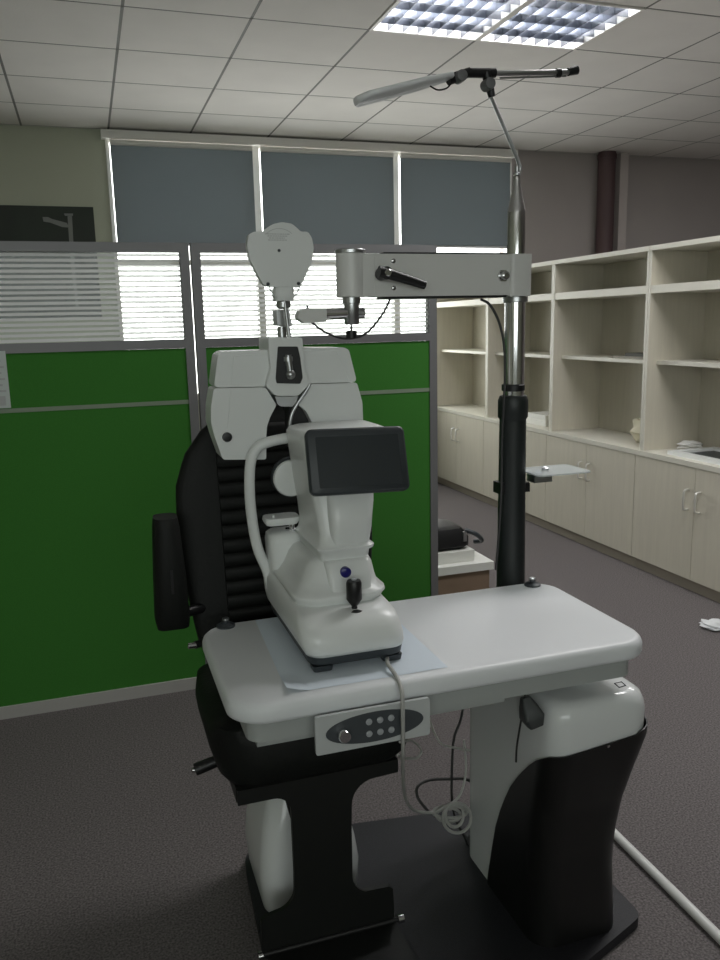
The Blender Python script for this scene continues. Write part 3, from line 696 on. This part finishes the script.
obj('foot_bracket', box(.30, .33, 1.42, 1.60, .0285, .0455), STEEL, ch, smooth=0)
obj('foot_bracket', box(.56, .59, 1.42, 1.60, .0285, .0455), STEEL, ch, smooth=0)

# ================================================================== AUTOREFRACTOR
rf = thing('autorefractor', 'white tabletop autorefractor with grey screen and black joystick', 'eye instrument', (.48, 1.70, TZ))
fb = obj('foot_frame', loft([rr(.388, .578, 1.508, 1.90, .814, .03), rr(.380, .585, 1.500, 1.905, .820, .03), rr(.378, .587, 1.497, 1.907, .836, .03)]), DARKG, rf)
for x, y in ((.408, 1.522), (.560, 1.522), (.408, 1.88), (.560, 1.88)):
    obj('rubber_foot', loft([rr(x-.020, x+.020, y-.016, y+.020, .8028, .008), rr(x-.022, x+.022, y-.018, y+.022, .815, .008)]), DARKG, fb)
secs = []
for z, x0, x1, y0, y1, r_ in ((.836, .377, .589, 1.496, 1.908, .035), (.845, .372, .590, 1.492, 1.910, .035), (.865, .366, .589, 1.492, 1.910, .038), (.885, .364, .585, 1.500, 1.910, .04), (.897, .365, .582, 1.510, 1.910, .045), (.906, .370, .576, 1.528, 1.905, .045), (.910, .38, .566, 1.545, 1.90, .045)):
    secs.append(rr(x0, x1, y0, y1, z, r_, 8))
# lift the rear so the deck rises away from the joystick
for s in secs:
    for p in s:
        f = max(0, min(1, (p.y-1.50)/.40)); g = max(0, (p.z-.85)/.06); p.z += .022*f*g
bc = obj('base_cover', loft(secs), WHITE, rf, smooth=70)
secs = []
for z, x0, x1, y0, y1, r_ in ((.905, .380, .575, 1.585, 1.89, .05), (.922, .378, .580, 1.580, 1.89, .05), (.930, .374, .584, 1.574, 1.89, .05), (.936, .375, .583, 1.577, 1.89, .05), (.940, .386, .573, 1.590, 1.88, .05), (.960, .400, .568, 1.602, 1.87, .045), (.985, .412, .564, 1.612, 1.86, .04), (.998, .424, .558, 1.622, 1.85, .035), (1.003, .435, .550, 1.63, 1.84, .03)):
    secs.append(rr(x0, x1, y0, y1, z, r_, 8))
cg = obj('carriage', loft(secs), WHITE, rf, smooth=70)
obj('front_spine', loft([rr(.452, .545, 1.586, 1.65, .925, .012), rr(.450, .547, 1.592, 1.65, .96, .012), rr(.447, .550, 1.600, 1.66, .995, .012), rr(.449, .548, 1.61, 1.66, 1.003, .012)]), WHITE, cg, smooth=50)
c = on(346, 572.5, 1.590)
obj('blue_button', lathe([(.008, c.y-.003), (.0115, c.y-.001), (.0115, c.y+.014)], (c.x, 0, c.z), 'Y', 24), BLUE, cg)
# head column
secs = []
for z, x0, x1, y0, y1, r_ in ((.998, .442, .552, 1.618, 1.83, .02), (1.018, .440, .555, 1.615, 1.83, .02), (1.024, .433, .562, 1.607, 1.83, .02), (1.030, .432, .563, 1.606, 1.83, .02), (1.036, .440, .556, 1.614, 1.83, .02),
                           (1.060, .444, .552, 1.622, 1.83, .02), (1.10, .440, .558, 1.630, 1.83, .022), (1.14, .434, .566, 1.640, 1.83, .025), (1.18, .428, .575, 1.640, 1.83, .028), (1.23, .421, .600, 1.636, 1.825, .03), (1.255, .417, .612, 1.634, 1.82, .03), (1.268, .416, .616, 1.634, 1.82, .03), (1.277, .421, .612, 1.642, 1.81, .028), (1.281, .435, .60, 1.66, 1.80, .025)):
    secs.append(rr(x0, x1, y0, y1, z, r_, 6))
hd = obj('measuring_head', loft(secs), WHITE, rf, smooth=60)
# waist scoop moulding on the front
obj('front_moulding', loft([rr(.466, .553, 1.612, 1.66, 1.038, .015), rr(.463, .556, 1.600, 1.66, 1.07, .02), rr(.462, .560, 1.603, 1.66, 1.10, .02), rr(.463, .566, 1.612, 1.66, 1.125, .02), rr(.463, .570, 1.622, 1.67, 1.15, .02)]), WHITE, hd, smooth=60)
# screen
sc = loft([rr(-.105, .105, -.067, .067, -.009, .012), rr(-.108, .108, -.070, .070, -.004, .014), rr(-.108, .108, -.070, .070, .006, .014), rr(-.104, .104, -.066, .066, .010, .012)])
TM = Matrix.Translation((.521, 1.598, 1.219)) @ Matrix.Rotation(R(-2.5), 4, 'Z') @ Matrix.Rotation(R(90-20), 4, 'X')
TM = TM @ Matrix.Rotation(R(-1.0), 4, 'Z')
bmesh.ops.transform(sc, matrix=TM, verts=sc.verts[:])
so = obj('screen_bezel', sc, mat('bezel_grey', (.030, .037, .042), .45), rf, smooth=40)
g = loft([rr(-.088, .092, -.056, .052, .0102, .003), rr(-.088, .092, -.056, .052, .0108, .003)])
bmesh.ops.transform(g, matrix=TM, verts=g.verts[:]); obj('display', g, SCREEN, so, smooth=40)
# lens ring at the patient side
ri = obj('lens_ring', lathe([(.044, 1.82), (.047, 1.823), (.047, 1.84), (.044, 1.842)], (.432, 0, 1.152), 'Y', 40), DARKG, rf)
obj('lens_face', lathe([(.030, 1.811), (.041, 1.813), (.0435, 1.818), (.0435, 1.8199)], (.430, 0, 1.151), 'Y', 40), WHITE, ri)
# chin rest
pb = obj('chinrest_box', loft([rr(.372, .450, 1.80, 1.885, .92, .02), rr(.370, .450, 1.80, 1.885, 1.00, .02), rr(.372, .448, 1.802, 1.883, 1.016, .02), rr(.380, .440, 1.81, 1.875, 1.023, .018)]), WHITE, rf, smooth=60)
obj('chinrest_column', lathe([(.016, 1.022), (.016, 1.027), (.007, 1.028), (.007, 1.05)], (.43, 1.835, 0)), CHROME, pb)
cu = loft([rr(.366, .440, 1.805, 1.86, 1.043, .015), rr(.362, .445, 1.80, 1.865, 1.052, .016), rr(.364, .445, 1.802, 1.863, 1.060, .016)])
obj('chin_cup', cu, WHITE, pb, smooth=50)
obj('cup_pin', lathe([(.003, 1.060), (.004, 1.066), (.002, 1.068)], (.383, 1.82, 0), n=10), WHITE, pb)
AP = [(.376, 1.885, .88), (.368, 1.885, .925), (.347, 1.88, .985), (.336, 1.875, 1.06), (.333, 1.87, 1.13), (.338, 1.87, 1.19), (.352, 1.868, 1.222), (.380, 1.865, 1.238), (.45, 1.862, 1.246), (.515, 1.865, 1.238), (.545, 1.868, 1.222), (.558, 1.87, 1.19), (.563, 1.87, 1.12), (.560, 1.875, 1.06), (.552, 1.88, .985), (.535, 1.885, .925), (.53, 1.885, .88)]
AP = [(x, y-.036, z) for x, y, z in AP]
obj('head_frame', tube(AP, lambda t: .0125, 14, 6, ell=1.0), WHITE, rf, smooth=60)
# joystick
jx, jy, jz = .492, 1.552, .908
jb_ = obj('joystick_base', lathe([(.021, jz-.004), (.020, jz+.002), (.010, jz+.004)], (jx, jy, 0)), BLACK, rf)
js = obj('joystick', lathe([(.007, jz+.002), (.006, jz+.010), (.012, jz+.018), (.0165, jz+.025), (.0165, jz+.060), (.014, jz+.066), (.006, jz+.067)], (jx, jy, 0)), BLACK, rf)
obj('joystick_button', lathe([(.006, jz+.0672), (.006, jz+.070), (.003, jz+.0715)], (jx, jy, 0)), BTN, js)

# paper under the instrument
bm = bmesh.new(); nx, ny = 16, 12; P = [[None]*(ny+1) for _ in range(nx+1)]
for i in range(nx+1):
    for k in range(ny+1):
        u, v = i/nx, k/ny
        x = .315+(.655-.315)*u+.02*v*(1-u); y = 1.437+.42*v
        lift = .012*max(0, 1-u*9)*max(0, 1-v*6)+.0004*sin(9*u+4*v)
        P[i][k] = bm.verts.new((x, y, TZ+.0008+max(0, lift)))
for i in range(nx):
    for k in range(ny): bm.faces.new((P[i][k], P[i+1][k], P[i+1][k+1], P[i][k+1]))
tag(obj('paper_sheet', bm, PAPER, smooth=60), 'bluish white paper sheet lying under the autorefractor', 'paper')

# ================================================================== CABLES
tag(obj('instrument_cable', tube([(.545, 1.50, .812), on(388, 664, 1.47), on(396, 676, 1.43), on(401, 688, 1.392), on(402.5, 700, 1.375), on(403, 725, 1.373), on(403, 755, 1.40), on(403, 775, 1.50), on(406, 800, 1.66), on(416, 811, 1.75), on(436, 812, 1.80), on(452, 803, 1.82)], .0042, 10), CABLEG), 'light grey cable hanging over the table front past the control panel', 'cable')
tag(obj('looped_cable', tube([on(400, 742, 1.48), on(412, 741, 1.55), on(421, 750, 1.6), on(417, 758, 1.6), on(404, 758, 1.58), on(398, 755, 1.5)], .003, 8), CABLEG), 'short pale cable loop under the control panel right end', 'cable')
tag(obj('white_cable', tube([on(429, 718, 1.46), on(434, 732, 1.55), on(442, 744, 1.6), on(456, 748, 1.7), on(474, 751, 1.9), on(486, 752, 1.94)], .003, 8), mat('white_cable', (.62, .62, .58), .5)), 'thin white cable running behind the grey pedestal side', 'cable')
tag(obj('power_cable', tube([on(463, 708, 1.84), on(460, 722, 1.84), on(454, 738, 1.84), on(452, 765, 1.84), on(452, 800, 1.84), on(456, 820, 1.85), on(464, 836, 1.86), on(469, 848, 1.90), on(473, 855, 1.92)], .0035, 8), CABLED), 'thin black power cable hanging straight down under the table', 'cable')
tag(obj('black_loop_cable', tube([on(428, 811, 1.86), on(418, 798, 1.88), on(418, 786, 1.90), on(430, 780, 1.92), on(450, 779, 1.92), on(465, 779, 1.93), on(478, 785, 1.94)], .0042, 8), CABLED), 'black cable forming a wide loop left of the pedestal', 'cable')
bm = bmesh.new()
for k, (cx_, cy_, ra, rb, ph0) in enumerate(((457, 818, 14, 15, 0), (453, 815, 9, 12, 1.2), (447, 812, 17, 6, 2.2), (444, 815, 12, 7, .5))):
    pts = [on(cx_+ra*cos(a)+(k*1.5), cy_+rb*sin(a), 1.78+.012*k+.01*sin(a+ph0)) for a in [2*pi*i/14 for i in range(15)]]
    tube(pts, .0042, 8, 4, bm=bm)
tube([on(436, 812, 1.79), on(446, 806, 1.78), on(456, 800, 1.775), on(462, 790, 1.78), on(466, 770, 1.79), on(464, 740, 1.79)], .0035, 8, 5, bm=bm)
tag(obj('cable_coil', bm, CABLEG), 'tangled coil of light grey cable left of the pedestal', 'cable coil')
pg = thing('power_plug', 'black plug hanging on its cord beside the white pedestal side', 'plug', on(524, 693, 1.48))
bm = orient(loft([rr(-.010, .010, -.010, .010, 0, .005), rr(-.018, .018, -.018, .018, .02, .008), rr(-.025, .025, -.024, .024, .045, .008), rr(-.016, .016, -.016, .016, .068, .006)]), on(525, 697, 1.48), on(536, 728, 1.46))
obj('plug_body', bm, mat('plug_grey', (.05, .055, .055), .5), pg)
obj('plug_cord', tube([on(523, 690, 1.50), on(525, 697, 1.48), on(522, 715, 1.52), on(517, 745, 1.545), on(516, 762, 1.55)], .0025, 8), CABLED, pg)

settle()
